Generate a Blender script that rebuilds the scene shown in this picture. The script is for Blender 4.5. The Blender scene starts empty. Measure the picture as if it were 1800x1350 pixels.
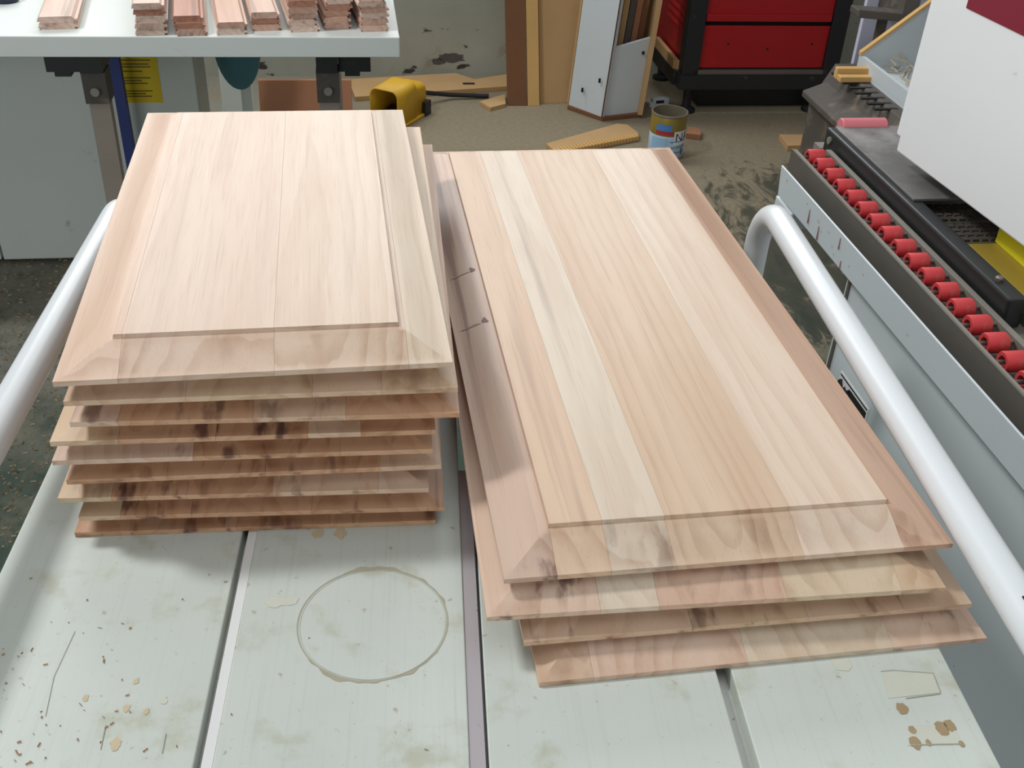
import bpy, math, random
import numpy as np
from mathutils import Vector, Matrix
random.seed(7)
R = math.radians
SC = bpy.context.scene
COL = SC.collection

# ------------------------------------------------------------------ camera
CAM_H, PITCH, ROLL, FPX = 1.48, 34.419, 3.0, 1850.0
cd = bpy.data.cameras.new('camera'); cam = bpy.data.objects.new('camera', cd); COL.objects.link(cam)
cd.sensor_fit = 'HORIZONTAL'; cd.sensor_width = 36.0; cd.lens = FPX / 1800 * 36
cd.clip_start = 0.02
_p = R(PITCH); _a = R(ROLL)
FW = np.array([0, math.cos(_p), -math.sin(_p)])
_r = np.array([1.0, 0, 0]); _u = np.array([0, math.sin(_p), math.cos(_p)])
RT = math.cos(_a) * _r + math.sin(_a) * _u; UP = -math.sin(_a) * _r + math.cos(_a) * _u
cam.matrix_world = Matrix(((RT[0], UP[0], -FW[0], 0), (RT[1], UP[1], -FW[1], 0), (RT[2], UP[2], -FW[2], CAM_H), (0, 0, 0, 1)))
SC.camera = cam

# ------------------------------------------------------------------ world, lights, exposure
w = bpy.data.worlds.new('world'); SC.world = w; w.use_nodes = True
bg = w.node_tree.nodes['Background']; bg.inputs[0].default_value = (0.93, 0.97, 1.0, 1); bg.inputs[1].default_value = 0.24
SC.view_settings.view_transform = 'Standard'; SC.view_settings.look = 'None'
SC.view_settings.gamma = 1.0; SC.view_settings.use_curve_mapping = False
SC.view_settings.exposure = -0.15

ROOM = 9.5                                    # the workshop is turned against the camera
CR, SR = math.cos(R(ROOM)), math.sin(R(ROOM))
def W(p, q, z=0.0): return Vector((p * CR - q * SR, p * SR + q * CR, z))
def area(name, loc, target, sx, sy, power, col):
    l = bpy.data.lights.new(name, 'AREA'); l.shape = 'RECTANGLE'; l.size = sx; l.size_y = sy; l.energy = power; l.color = col
    o = bpy.data.objects.new(name, l); COL.objects.link(o); o.location = loc
    o.rotation_euler = (Vector(target) - Vector(loc)).to_track_quat('-Z', 'Y').to_euler(); return o
area('window_daylight', W(0.1, 4.3, 2.35), (0.1, 0.9, 0.8), 3.2, 1.3, 98, (0.95, 0.98, 1.0))
area('roof_light', (-2.35, 1.45, 4.0), (0.0, 0.8, 0.78), 0.4, 0.6, 92, (0.97, 0.99, 1.0))
area('skylight', (0.3, 0.2, 3.8), (0.1, 0.9, 0.7), 2.6, 2.2, 22, (0.97, 0.99, 1.0))
area('cabinet_fill', (-1.9, -2.8, 1.5), (-1.1, 2.5, 0.4), 2.6, 2.4, 58, (0.95, 0.98, 1.0))  # added fill from behind the camera, brightens the cabinet under the bench

# ------------------------------------------------------------------ measuring helpers
def ray(x, y): return FW + RT * (x - 900) / FPX - UP * (y - 675) / FPX
def pt(x, y, z=None, q=None, p=None):
    """room coordinates (p, q, z) of a measured point at a given height or depth"""
    d = ray(x, y)
    dp, dq = d[0] * CR + d[1] * SR, -d[0] * SR + d[1] * CR
    t = (z - CAM_H) / d[2] if z is not None else (q / dq if q is not None else p / dp)
    return (t * dp, t * dq, CAM_H + t * d[2])

# ------------------------------------------------------------------ mesh builder
class MB:
    def __init__(s): s.v = []; s.f = []; s.sm = False
    def add(s, vs, fs):
        o = len(s.v); s.v += [tuple(a) for a in vs]; s.f += [tuple(i + o for i in f) for f in fs]; return s
    def box(s, x0, x1, y0, y1, z0, z1):
        return s.hexa([(x0, y0, z0), (x1, y0, z0), (x1, y1, z0), (x0, y1, z0), (x0, y0, z1), (x1, y0, z1), (x1, y1, z1), (x0, y1, z1)])
    def hexa(s, P):
        return s.add(P, [(3, 2, 1, 0), (4, 5, 6, 7), (0, 1, 5, 4), (1, 2, 6, 5), (2, 3, 7, 6), (3, 0, 4, 7)])
    def tube(s, path, r, n=16, cap=True):
        path = [Vector(a) for a in path]; T = []
        for i in range(len(path)):
            T.append((path[min(i + 1, len(path) - 1)] - path[max(i - 1, 0)]).normalized())
        ref = Vector((0, 0, 1)) if abs(T[0].z) < .9 else Vector((1, 0, 0))
        N = (ref - T[0] * ref.dot(T[0])).normalized(); vs = []; fs = []
        for i, c in enumerate(path):
            N = (N - T[i] * N.dot(T[i])).normalized(); B = T[i].cross(N)
            for k in range(n):
                a = 2 * math.pi * k / n; vs.append(c + N * (r * math.cos(a)) + B * (r * math.sin(a)))
        for i in range(len(path) - 1):
            for k in range(n):
                k2 = (k + 1) % n; fs.append((i * n + k, i * n + k2, (i + 1) * n + k2, (i + 1) * n + k))
        if cap: fs.append(tuple(range(n))[::-1]); fs.append(tuple((len(path) - 1) * n + k for k in range(n)))
        s.sm = True; return s.add(vs, fs)
    def bar(s, a, b, wx, wy):
        """rectangular bar from a to b"""
        a, b = Vector(a), Vector(b); t = (b - a).normalized()
        ref = Vector((0, 1, 0)) if abs(t.y) < .9 else Vector((0, 0, 1))
        X = ref.cross(t).normalized(); Y = t.cross(X)
        P = [e + X * (wx / 2 * i) + Y * (wy / 2 * j) for e in (a, b) for i, j in ((-1, -1), (1, -1), (1, 1), (-1, 1))]
        return s.hexa(P)
    def lathe(s, prof, n=32, c=(0, 0, 0), axis='z', a0=0.0, a1=2 * math.pi):
        full = abs(a1 - a0 - 2 * math.pi) < 1e-6; m = n if full else n + 1; vs = []; fs = []
        for (r, h) in prof:
            for k in range(m):
                a = a0 + (a1 - a0) * k / n; x, y = r * math.cos(a), r * math.sin(a)
                vs.append((c[0] + x, c[1] + y, c[2] + h) if axis == 'z' else ((c[0] + h, c[1] + x, c[2] + y) if axis == 'x' else (c[0] + y, c[1] + h, c[2] + x)))
        for i in range(len(prof) - 1):
            for k in range(n):
                k2 = (k + 1) % m; fs.append((i * m + k, i * m + k2, (i + 1) * m + k2, (i + 1) * m + k))
        s.sm = True; return s.add(vs, fs)
    def prism(s, poly, fn0, fn1):
        """polygon of 2-D points closed between two maps to 3-D"""
        n = len(poly); vs = [fn0(*a) for a in poly] + [fn1(*a) for a in poly]
        fs = [tuple(range(n))[::-1], tuple(range(n, 2 * n))] + [(k, (k + 1) % n, n + (k + 1) % n, n + k) for k in range(n)]
        return s.add(vs, fs)
    def mesh(s, name, mat, sharp=35):
        m = bpy.data.meshes.new(name); m.from_pydata([tuple(v) for v in s.v], [], s.f); m.validate()
        import bmesh
        b = bmesh.new(); b.from_mesh(m); bmesh.ops.recalc_face_normals(b, faces=b.faces); b.to_mesh(m); b.free()
        if s.sm:
            for p in m.polygons: p.use_smooth = True
            m.set_sharp_from_angle(angle=R(sharp))
        m.materials.append(mat); return m
    def build(s, name, mat, parent=None, bevel=0.0, loc=None, sharp=35):
        o = bpy.data.objects.new(name, s.mesh(name, mat, sharp)); COL.objects.link(o)
        if parent: o.parent = parent
        if loc is not None: o.location = loc
        if bevel:
            md = o.modifiers.new('bevel', 'BEVEL'); md.width = bevel; md.segments = 2; md.limit_method = 'ANGLE'; md.angle_limit = R(40)
        return o
def tag(o, label=None, cat=None, group=None, kind=None):
    for k, v in (('label', label), ('category', cat), ('group', group), ('kind', kind)):
        if v: o[k] = v
    return o
def thing(name, label, cat, loc=(0, 0, 0), rz=0.0, group=None):
    o = bpy.data.objects.new(name, None); COL.objects.link(o); o.empty_display_size = .05
    o.location = loc; o.rotation_euler = (0, 0, R(rz)); return tag(o, label, cat, group)
def rthing(name, label, cat, p, q, z=0.0, rz=0.0, group=None):      # thing placed in the room frame
    return thing(name, label, cat, W(p, q, z), ROOM + rz, group)

# ------------------------------------------------------------------ materials
def lin(r, g, b): return tuple(((c / 255) / 12.92 if c / 255 <= .04045 else ((c / 255 + .055) / 1.055) ** 2.4) for c in (r, g, b))
class NT:
    def __init__(s, name):
        s.m = bpy.data.materials.new(name); s.m.use_nodes = True; s.t = s.m.node_tree; s.b = s.t.nodes['Principled BSDF']
    def n(s, typ, ins=None, **kw):
        x = s.t.nodes.new(typ)
        for k, v in kw.items(): setattr(x, k, v)
        for k, v in (ins or {}).items():
            if isinstance(v, bpy.types.NodeSocket): s.t.links.new(v, x.inputs[k])
            else: x.inputs[k].default_value = v
        return x
    def math(s, op, a, b=0.0, c=None, clamp=False):
        d = {0: a, 1: b}
        if c is not None: d[2] = c
        return s.n('ShaderNodeMath', d, operation=op, use_clamp=clamp).outputs[0]
    def mix(s, f, a, b, mode='MIX'):
        x = s.t.nodes.new('ShaderNodeMix'); x.data_type = 'RGBA'; x.blend_type = mode; x.clamp_factor = True
        for k, v in ((0, f), (6, a), (7, b)):
            if isinstance(v, bpy.types.NodeSocket): s.t.links.new(v, x.inputs[k])
            else: x.inputs[k].default_value = v if k == 0 else (*v, 1) if len(v) == 3 else v
        return x.outputs[2]
    def step(s, v, lo, hi):
        return s.n('ShaderNodeMapRange', {0: v, 1: lo, 2: hi, 3: 0.0, 4: 1.0}, interpolation_type='SMOOTHSTEP').outputs[0]
    def noise(s, vec, scale, detail=3, rough=.55, dist=0.0):
        return s.n('ShaderNodeTexNoise', {'Vector': vec, 'Scale': scale, 'Detail': detail, 'Roughness': rough, 'Distortion': dist}).outputs[0]
    def scaled(s, vec, sx, sy, sz, off=None):
        d = {0: vec, 1: (sx, sy, sz)}
        v = s.n('ShaderNodeVectorMath', d, operation='MULTIPLY').outputs[0]
        if off is not None: v = s.n('ShaderNodeVectorMath', {0: v, 1: off}, operation='ADD').outputs[0]
        return v
    def obj(s): return s.n('ShaderNodeTexCoord').outputs['Object']
    def bump(s, h, strength=.2, dist=.001):
        s.t.links.new(s.n('ShaderNodeBump', {'Height': h, 'Strength': strength, 'Distance': dist}).outputs[0], s.b.inputs['Normal'])
    def out(s, col=None, rough=None, metal=None, spec=None):
        for k, v in (('Base Color', col), ('Roughness', rough), ('Metallic', metal), ('Specular IOR Level', spec)):
            if v is None: continue
            if isinstance(v, bpy.types.NodeSocket): s.t.links.new(v, s.b.inputs[k])
            else: s.b.inputs[k].default_value = (*v, 1) if isinstance(v, tuple) else v
        return s.m
_pc = {}
def paint(name, rgb, rough=.5, metal=0.0, var=.10, scale=6.0, dirt=None, dirt_lo=.55, dirt_hi=.8, dscale=9.0, spec=.5, bump=0.0):
    if name in _pc: return _pc[name]
    N = NT(name); o = N.obj(); c = lin(*rgb)
    n1 = N.noise(o, scale, 4)
    col = N.mix(n1, tuple(x * (1 - var) for x in c), tuple(min(1, x * (1 + var)) for x in c))
    if dirt: col = N.mix(N.step(N.noise(o, dscale, 6, .65), dirt_lo, dirt_hi), col, lin(*dirt))
    if bump: N.bump(N.noise(o, 140, 4), bump)
    _pc[name] = N.out(col, rough, metal, spec=spec); return _pc[name]

def wood_material():
    """solid timber: growth rings round a pith that runs along the board, tint and stain amount per stave"""
    N = NT('pale_red_timber'); o = N.obj(); oi = N.n('ShaderNodeObjectInfo'); rnd = oi.outputs['Random']
    sp = N.n('ShaderNodeSeparateXYZ', {0: o}); x, y, z = sp.outputs
    r2 = N.math('FRACT', N.math('MULTIPLY', rnd, 17.31)); r3 = N.math('FRACT', N.math('MULTIPLY', rnd, 57.7))
    off = N.n('ShaderNodeCombineXYZ', {0: N.math('MULTIPLY', rnd, 31.0), 1: N.math('MULTIPLY', r2, 23.0), 2: N.math('MULTIPLY', r3, 41.0)}).outputs[0]
    dx = N.math('ADD', x, N.math('MULTIPLY', N.math('SUBTRACT', rnd, .5), .09))
    sg = N.math('SUBTRACT', N.math('MULTIPLY', N.math('GREATER_THAN', r2, .4), 2.0), 1.0)
    dz = N.math('ADD', z, N.math('MULTIPLY', sg, N.math('ADD', N.math('MULTIPLY', r3, .05), .022)))
    warp = N.noise(N.scaled(o, 14, 1.6, 14, off), 1.0, 3)
    rr = N.math('SQRT', N.math('ADD', N.math('MULTIPLY', dx, dx), N.math('MULTIPLY', dz, dz)))
    rr = N.math('ADD', rr, N.math('MULTIPLY', N.math('SUBTRACT', warp, .5), .045))
    ring = N.math('FRACT', N.math('MULTIPLY', rr, 66.0))
    late = N.math('MULTIPLY', N.step(ring, .35, .93), N.math('SUBTRACT', 1.0, N.step(ring, .93, 1.0)))
    vary = N.noise(N.scaled(o, 30, 1.0, 30, off), 1.0, 2)
    pores = N.noise(N.scaled(o, 520, 14, 520, off), 1.0, 3, .6)
    broad = N.noise(N.scaled(o, 22, 2.2, 22, off), 1.0, 3)
    base = oi.outputs['Color']
    ny = N.n('ShaderNodeSeparateXYZ', {0: N.n('ShaderNodeTexCoord').outputs['Normal']}).outputs[1]
    endg = N.step(N.math('ABSOLUTE', ny), .10, .26)                     # end grain drinks light and shows its rings
    amt = N.math('MULTIPLY', N.math('MULTIPLY', late, vary), N.math('ADD', N.math('MULTIPLY', endg, .6), .62), clamp=True)
    col = N.mix(amt, base, (.80, .72, .66), 'MULTIPLY')
    col = N.mix(N.math('MULTIPLY', endg, N.step(N.noise(N.scaled(o, 26, 1, 34, off), 1.0, 2), .56, .70)), col, N.mix(1.0, col, (.80, .76, .74), 'MULTIPLY'))
    col = N.mix(N.step(broad, .35, .72), col, N.mix(1.0, col, (.93, .87, .83), 'MULTIPLY'))
    col = N.mix(N.math('MULTIPLY', N.step(pores, .52, .75), .22), col, N.mix(1.0, col, (.62, .50, .42), 'MULTIPLY'))
    stain = N.noise(N.scaled(o, 52, 1.3, 78, off), 1.0, 3, .5)
    st = N.math('MULTIPLY', N.step(stain, .55, .70), oi.outputs['Alpha'])
    col = N.mix(st, col, lin(92, 58, 54))
    col = N.mix(1.0, col, (.95, .945, .94), 'MULTIPLY')
    N.bump(pores, .12, .0005)
    return N.out(col, N.math('ADD', N.math('MULTIPLY', pores, .2), .36), spec=.5)
WOOD = wood_material()

def mdf_material(name, rgb, speck=.25):
    N = NT(name); o = N.obj(); c = lin(*rgb)
    col = N.mix(N.noise(o, 5, 4), tuple(a * .82 for a in c), tuple(min(1, a * 1.12) for a in c))
    col = N.mix(N.math('MULTIPLY', N.step(N.noise(o, 240, 2), .5, .8), speck), col, tuple(a * .5 for a in c))
    return N.out(col, .8, spec=.2)
MDF = mdf_material('raw_fibreboard', (186, 152, 108)); MDF_DARK = mdf_material('brown_chipboard', (122, 84, 58), .5)
MDF_RED = mdf_material('reddish_board', (158, 112, 84)); PINE = mdf_material('pine_offcut', (205, 165, 105), .15)

def laminate(name, seed):
    N = NT(name); o = N.obj(); off = (seed * 3.7, seed * 1.9, 0)
    a = N.scaled(o, 1, 1, 1, off)
    col = N.mix(N.noise(a, 7, 4), lin(196, 203, 194), lin(214, 220, 212))
    streak = N.noise(N.scaled(o, 260, 5, 1, off), 1.0, 3)
    col = N.mix(N.math('MULTIPLY', N.step(streak, .5, .8), .35), col, lin(184, 192, 180))
    blot = N.noise(a, 16, 5, .6)
    col = N.mix(N.math('MULTIPLY', N.step(blot, .54, .72), .6), col, lin(178, 176, 148))
    spots = N.noise(a, 85, 3, .5)
    col = N.mix(N.math('MULTIPLY', N.step(spots, .66, .76), .7), col, lin(168, 146, 112))
    fine = N.noise(a, 330, 2, .5)
    col = N.mix(N.math('MULTIPLY', N.step(fine, .70, .80), .7), col, lin(118, 106, 90))
    return N.out(col, .42)
def floor_material():
    N = NT('dusty_green_concrete'); o = N.obj(); sp = N.n('ShaderNodeSeparateXYZ', {0: o})
    far = N.step(sp.outputs[1], 1.9, 3.3)
    big = N.noise(o, 1.7, 5, .6); mid = N.noise(o, 6.0, 6, .65); sw = N.noise(N.scaled(o, 9, 4, 1), 1.0, 6, .7, 1.2)
    green = N.mix(N.noise(o, 40, 4), lin(44, 62, 52), lin(70, 84, 72))
    dust = N.mix(N.noise(o, 55, 4), lin(116, 107, 88), lin(144, 133, 110))
    amt = N.math('ADD', N.math('MULTIPLY', far, .55), N.math('ADD', N.math('MULTIPLY', mid, .6), N.math('MULTIPLY', N.math('SUBTRACT', big, .5), .7)))
    f = N.step(N.math('ADD', amt, N.math('MULTIPLY', N.math('SUBTRACT', sw, .5), .9)), .28, .74)
    col = N.mix(f, green, dust)
    lf = N.math('MULTIPLY', N.step(sp.outputs[0], -.55, -.95), N.step(sp.outputs[1], 1.45, 2.3))
    col = N.mix(N.math('MULTIPLY', lf, N.step(mid, .25, .62)), col, N.mix(N.noise(o, 70, 4), lin(112, 112, 104), lin(142, 138, 124)))
    # wiped, bare green patch beside the roller machine
    ex = N.math('DIVIDE', N.math('SUBTRACT', sp.outputs[0], .88), .42); ey = N.math('DIVIDE', N.math('SUBTRACT', sp.outputs[1], 2.95), .66)
    d2 = N.math('ADD', N.math('MULTIPLY', ex, ex), N.math('MULTIPLY', ey, ey))
    bare = N.step(N.math('ADD', d2, N.math('MULTIPLY', N.math('SUBTRACT', sw, .5), 5.5)), 1.1, .3)
    col = N.mix(N.math('MULTIPLY', bare, .8), col, lin(42, 50, 42))
    N.bump(mid, .25, .002)
    return N.out(col, .72, spec=.3)
def wall_material():
    N = NT('dirty_plaster'); o = N.obj(); sp = N.n('ShaderNodeSeparateXYZ', {0: o})
    n = N.noise(o, 3.0, 6, .6)
    col = N.mix(n, lin(150, 150, 136), lin(184, 186, 174))
    col = N.mix(N.math('MULTIPLY', N.step(N.noise(o, 5.0, 6, .7), .55, .75), .6), col, lin(140, 122, 92))
    chip = N.noise(N.scaled(o, 7, 1, 14), 1.0, 5, .55)
    low = N.step(sp.outputs[2], .55, .12)
    col = N.mix(N.math('MULTIPLY', N.step(chip, .63, .67), low), col, lin(74, 66, 62))
    N.bump(n, .3, .004)
    return N.out(col, .85, spec=.2)

WHITE_TUBE = paint('white_enamel_tube', (216, 220, 222), .32, var=.03, dirt=(190, 178, 160), dirt_lo=.66, dirt_hi=.78, dscale=60)
WHITE_CAB = paint('grey_white_cabinet', (206, 212, 205), .5, var=.05, dirt=(140, 136, 120), dirt_lo=.62, dirt_hi=.8, dscale=14)
BENCH_W = paint('white_bench_top', (214, 219, 214), .4, var=.03, dirt=(190, 168, 130), dirt_lo=.64, dirt_hi=.74, dscale=10)
COVER_W = paint('white_machine_cover', (238, 240, 240), .38, var=.02, dirt=(196, 184, 172), dirt_lo=.68, dirt_hi=.76, dscale=18)
GREY_P = paint('light_grey_machine_paint', (204, 210, 212), .4, var=.03, dirt=(130, 122, 108), dirt_lo=.70, dirt_hi=.76, dscale=40)
RAIL_W = paint('pale_rail_paint', (206, 213, 216), .35, var=.02, dirt=(120, 104, 92), dirt_lo=.71, dirt_hi=.75, dscale=48)
STEEL = paint('dull_steel', (118, 112, 104), .45, .55, var=.12, scale=20)
STEEL_L = paint('dusty_steel_lip', (138, 134, 124), .5, .3, var=.12, scale=24)
BLACK = paint('black_steel', (30, 31, 33), .45, var=.2, dirt=(96, 92, 86), dirt_lo=.62, dirt_hi=.85, dscale=22)
BLACKD = paint('dusty_black_plate', (104, 102, 100), .5, var=.25, scale=9, dirt=(160, 155, 152), dirt_lo=.42, dirt_hi=.70, dscale=5)
REDR = paint('red_rubber', (206, 62, 66), .55, var=.08, dirt=(190, 110, 104), dirt_lo=.5, dirt_hi=.8, dscale=50)
PINKR = paint('pink_roller', (214, 120, 128), .55, var=.06)
YELLOW = paint('yellow_plastic', (206, 160, 34), .5, var=.08, dirt=(160, 130, 60), dirt_lo=.55, dirt_hi=.8, dscale=18)
YELLOWS = paint('yellow_strip', (232, 222, 40), .4, var=.05)
YELLOWD = paint('ochre_metal', (178, 152, 62), .45, .3, var=.12)
REDC = paint('red_cabinet_paint', (160, 16, 20), .45, var=.10, dirt=(120, 22, 24), dirt_lo=.6, dirt_hi=.8, dscale=30)
DARKI = paint('dark_cast_iron', (78, 72, 66), .65, var=.15, dirt=(120, 106, 90), dirt_lo=.5, dirt_hi=.75, dscale=16)
HOLE = paint('dark_gap', (22, 20, 20), .8, var=.1)
TEAL = paint('teal_plastic', (70, 116, 126), .5, var=.1)
BLUE = paint('blue_steel', (44, 58, 120), .5, var=.1)
BROWN_LEG = paint('brown_steel_leg', (150, 138, 126), .5, .2, var=.12)
LOGO = paint('dark_red_print', (132, 32, 52), .4, var=.03)
WHITE_PR = paint('white_print', (228, 226, 224), .5, var=.02)
BLACK_PR = paint('black_print', (30, 30, 32), .5, var=.05)
YEL_ST = paint('yellow_sticker', (220, 190, 20), .5, var=.04)
BROWN_PR = paint('brown_print', (120, 98, 20), .6, var=.05)
LAV = paint('lavender_white_panel', (196, 196, 214), .5, var=.04)
MELA = paint('white_melamine', (196, 203, 206), .45, var=.03, dirt=(150, 140, 124), dirt_lo=.7, dirt_hi=.78, dscale=14)
TIN = paint('tin_metal', (168, 160, 140), .35, .7, var=.08)
TIN_IN = paint('tin_inside', (190, 178, 140), .4, .4, var=.08)
LABEL_B = paint('pale_blue_label', (176, 198, 214), .4, var=.08, scale=30)
LABEL_G = paint('gold_label', (150, 130, 60), .4, .3, var=.1)
LABEL_R = paint('red_label', (176, 40, 60), .4, var=.05)
LABEL_BL = paint('blue_label', (74, 128, 186), .4, var=.05)
NAVY = paint('navy_print', (28, 40, 90), .4, var=.05)
OIL = paint('dark_oil', (40, 34, 26), .15, var=.1)
STAIN = paint('brown_ring_stain', (172, 166, 144), .6, var=.16, scale=40)
STAIN_O = paint('orange_glue_stain', (202, 186, 152), .5, var=.15, scale=60)
STAIN_Y = paint('yellowed_tape_residue', (206, 208, 193), .55, var=.06, scale=60)
STAIN_B = paint('brown_residue', (166, 144, 110), .6, var=.15, scale=80)
STAIN_D = paint('dirt_line', (172, 170, 154), .6, var=.15, scale=80)
GAPW = paint('speckled_white_underboard', (228, 229, 226), .6, var=.04, dirt=(120, 112, 108), dirt_lo=.66, dirt_hi=.72, dscale=160)
GAPM = paint('mauve_grey_filler', (178, 171, 174), .7, var=.05, dirt=(120, 112, 108), dirt_lo=.66, dirt_hi=.72, dscale=160)
SHAV = mdf_material('wood_shavings', (150, 134, 108), .2)
DARKB = paint('dark_blue_plastic', (34, 40, 62), .5)

# ------------------------------------------------------------------ room
m = MB(); m.add([(-6, -2, 0), (6, -2, 0), (6, 7, 0), (-6, 7, 0), (-6, -2, -.1), (6, -2, -.1), (6, 7, -.1), (-6, 7, -.1)],
                [(0, 1, 2, 3), (7, 6, 5, 4), (0, 4, 5, 1), (1, 5, 6, 2), (2, 6, 7, 3), (3, 7, 4, 0)])
fl = m.build('floor', floor_material()); tag(fl, kind='structure')
WQ = 4.475
wl = MB().box(-3.4, 3.6, 0, .15, 0, 3.6).build('wall_back', wall_material(), None, loc=W(0, WQ, 0)); wl.rotation_euler.z = R(ROOM); tag(wl, kind='structure')

CHIP = paint('bare_plaster_chip', (92, 86, 84), .9, var=.25, scale=30)
for (cx_, cy_, rx_, rz_) in ((792, 101, .062, .020), (770, 108, .03, .014), (612, 112, .03, .022)):
    c_ = pt(cx_, cy_, q=WQ); pl = []
    for k in range(22):
        a_ = 2 * math.pi * k / 22; j_ = 1 + random.uniform(-.22, .22); pl.append((c_[0] + rx_ * j_ * math.cos(a_), c_[2] + rz_ * j_ * math.sin(a_)))
    MB().prism(pl, lambda a, b: (a, -.0012, b), lambda a, b: (a, .001, b)).build('plaster_chip', CHIP, wl)
# ------------------------------------------------------------------ cart
CA = 5.516; TOPZ = .78
cart = thing('panel_cart', 'white shop cart of four laminate boards between bent white tube rails', 'cart', (0, .6, 0), CA)
BU = [(-.445, -.236), (-.222, -.0265), (-.0115, .186), (.199, .391)]
V0, V1 = -.34, .74
boards = []
for k, (a, b) in enumerate(BU):
    o = MB().box(-(b - a) / 2, (b - a) / 2, V0, V1, -.018, 0).build('table_board', laminate('white_laminate_%d' % k, k + 1), cart, bevel=.0012, loc=((a + b) / 2, 0, TOPZ))
    boards.append(o)
MB().box(-.40, .36, V0 + .01, .262, TOPZ - .036, TOPZ - .018).build('under_board', GAPW, cart)
MB().box(-.2305, -.2222, V0 + .01, .262, TOPZ - .0178, TOPZ - .0012).build('filler_strip', GAPW, cart)
MB().box(-.0263, -.0140, V0 + .01, .262, TOPZ - .0178, TOPZ - .0016).build('filler_strip', GAPM, cart)
for v, dz in ((.42, 0), (.64, 0), (-.30, .018)): MB().box(-.46, .42, v, v + .04, TOPZ - .058 - dz, TOPZ - .018 - dz).build('cross_beam', WHITE_TUBE, cart)
def arc(c, r, a0, a1, n=10): return [(c[0], c[1] + r * math.cos(a), c[2] + r * math.sin(a)) for a in np.linspace(a0, a1, n)]
def rail(u, name, vf, zr=.862, rad=.0176):
    b = .075; pts = [(u, vf, .04), (u, vf, zr - b - .2)] + arc((u, vf - b, zr - b), b, 0, math.pi / 2, 12) + [(u, vf - .25, zr), (u, 0.1, zr), (u, -.25, zr)]
    pts += arc((u, -.36 + b, zr - b), b, math.pi / 2, math.pi, 8) + [(u, -.36, .04)]
    o = MB().tube(pts, rad, 20).build(name, WHITE_TUBE, cart, sharp=60); return o
rail(.424, 'tube_rail', .765); rail(-.4635, 'tube_rail', .76)
for u in (.424, -.4635):
    for v in (.76, -.36): 
        MB().lathe([(.0, -.012), (.032, -.012), (.04, -.006), (.04, .006), (.032, .012), (.0, .012)], 20, (u, v, .0405), 'x').build('castor_wheel', BLACK, cart)
def pr(o, z, poly, mat, name):        # thin mark lying on a board, poly in cart (u, v)
    cx = o.location.x
    return MB().prism([(a - cx, b) for a, b in poly], lambda a, b: (a, b, z), lambda a, b: (a, b, z + .00025)).build(name, mat, o)
# ring stain left by a tin
def ring(o, c, r, wmin, wmax, mat, n=110):
    vs = []; fs = []; ph = [random.random() * 6 for _ in range(6)]
    for k in range(n):
        a = 2 * math.pi * k / n
        wob = max(0, math.sin(a * 2 + ph[0]) * .5 + math.sin(a * 5 + ph[1]) * .35 + math.sin(a * 13 + ph[2]) * .25 + math.sin(a * 27 + ph[3]) * .2)
        ro = r + wmin + (wmax - wmin) * wob; ri = r
        for q in (ri, ro): vs.append((c[0] - o.location.x + q * math.cos(a), c[1] + q * math.sin(a), .0003))
    for k in range(n): k2 = (k + 1) % n; fs.append((2 * k, 2 * k + 1, 2 * k2 + 1, 2 * k2))
    return MB().add(vs, fs).build('ring_stain', mat, o)
ring(boards[1], (-.1065, .0515), .0648, .0012, .0050, STAIN)
ring(boards[1], (-.1062, .0512), .0634, .0003, .0007, STAIN_D)
def blob(c, r, ry=None, n=18, jag=.25, rot=0.0):
    ry = ry or r; out = []
    for k in range(n):
        a = 2 * math.pi * k / n; f = 1 + random.uniform(-jag, jag); x, y = r * f * math.cos(a), ry * f * math.sin(a)
        out.append((c[0] + x * math.cos(rot) - y * math.sin(rot), c[1] + x * math.sin(rot) + y * math.cos(rot)))
    return out
def cuv(x, y, z=TOPZ):                # measured point -> cart (u, v)
    d = ray(x, y); t = (z - CAM_H) / d[2]; X, Y = t * d[0], t * d[1] - .6
    return (X * math.cos(R(CA)) + Y * math.sin(R(CA)), -X * math.sin(R(CA)) + Y * math.cos(R(CA)))
for (x, y, r, b, mt) in ((204, 1307, .0055, 0, STAIN_O), (222, 1245, .0035, 0, STAIN_O), (257, 1252, .003, 0, STAIN_O), (240, 1198, .003, 0, STAIN_O), (288, 1232, .0035, 0, STAIN_Y),
                         (150, 1228, .003, 0, STAIN_O), (558, 938, .006, 1, STAIN_O), (598, 938, .007, 1, STAIN_O)):
    pr(boards[b], .0002, blob(cuv(x, y), r * .8, r * 1.1), mt, 'glue_spot')
pr(boards[1], .0002, [cuv(*a) for a in ((472, 1051), (486, 1049), (503, 1052), (520, 1050), (526, 1052), (520, 1062), (508, 1065), (497, 1064), (485, 1069), (473, 1068), (465, 1060))], STAIN_Y, 'water_mark')
pr(boards[3], .0002, [cuv(*a) for a in ((1460, 1160), (1490, 1157), (1497, 1172), (1492, 1180), (1470, 1178))], STAIN_Y, 'tape_residue')
pr(boards[3], .00015, [cuv(*a) for a in ((1548, 1179), (1640, 1182), (1653, 1218), (1562, 1228))], STAIN_Y, 'tape_residue')
pr(boards[3], .00015, [cuv(*a) for a in ((1600, 1275), (1676, 1276), (1692, 1309), (1596, 1311))], STAIN_Y, 'tape_residue')
for (x, y, r) in ((1586, 1246, .006), (1604, 1284, .004), (1655, 1281, .007), (1609, 1306, .006), (1632, 1306, .003), (1690, 1308, .003), (1670, 1276, .006)):
    pr(boards[3], .0004, blob(cuv(x, y), r * .75, r, jag=.16), STAIN_B, 'residue_fleck')
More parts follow.
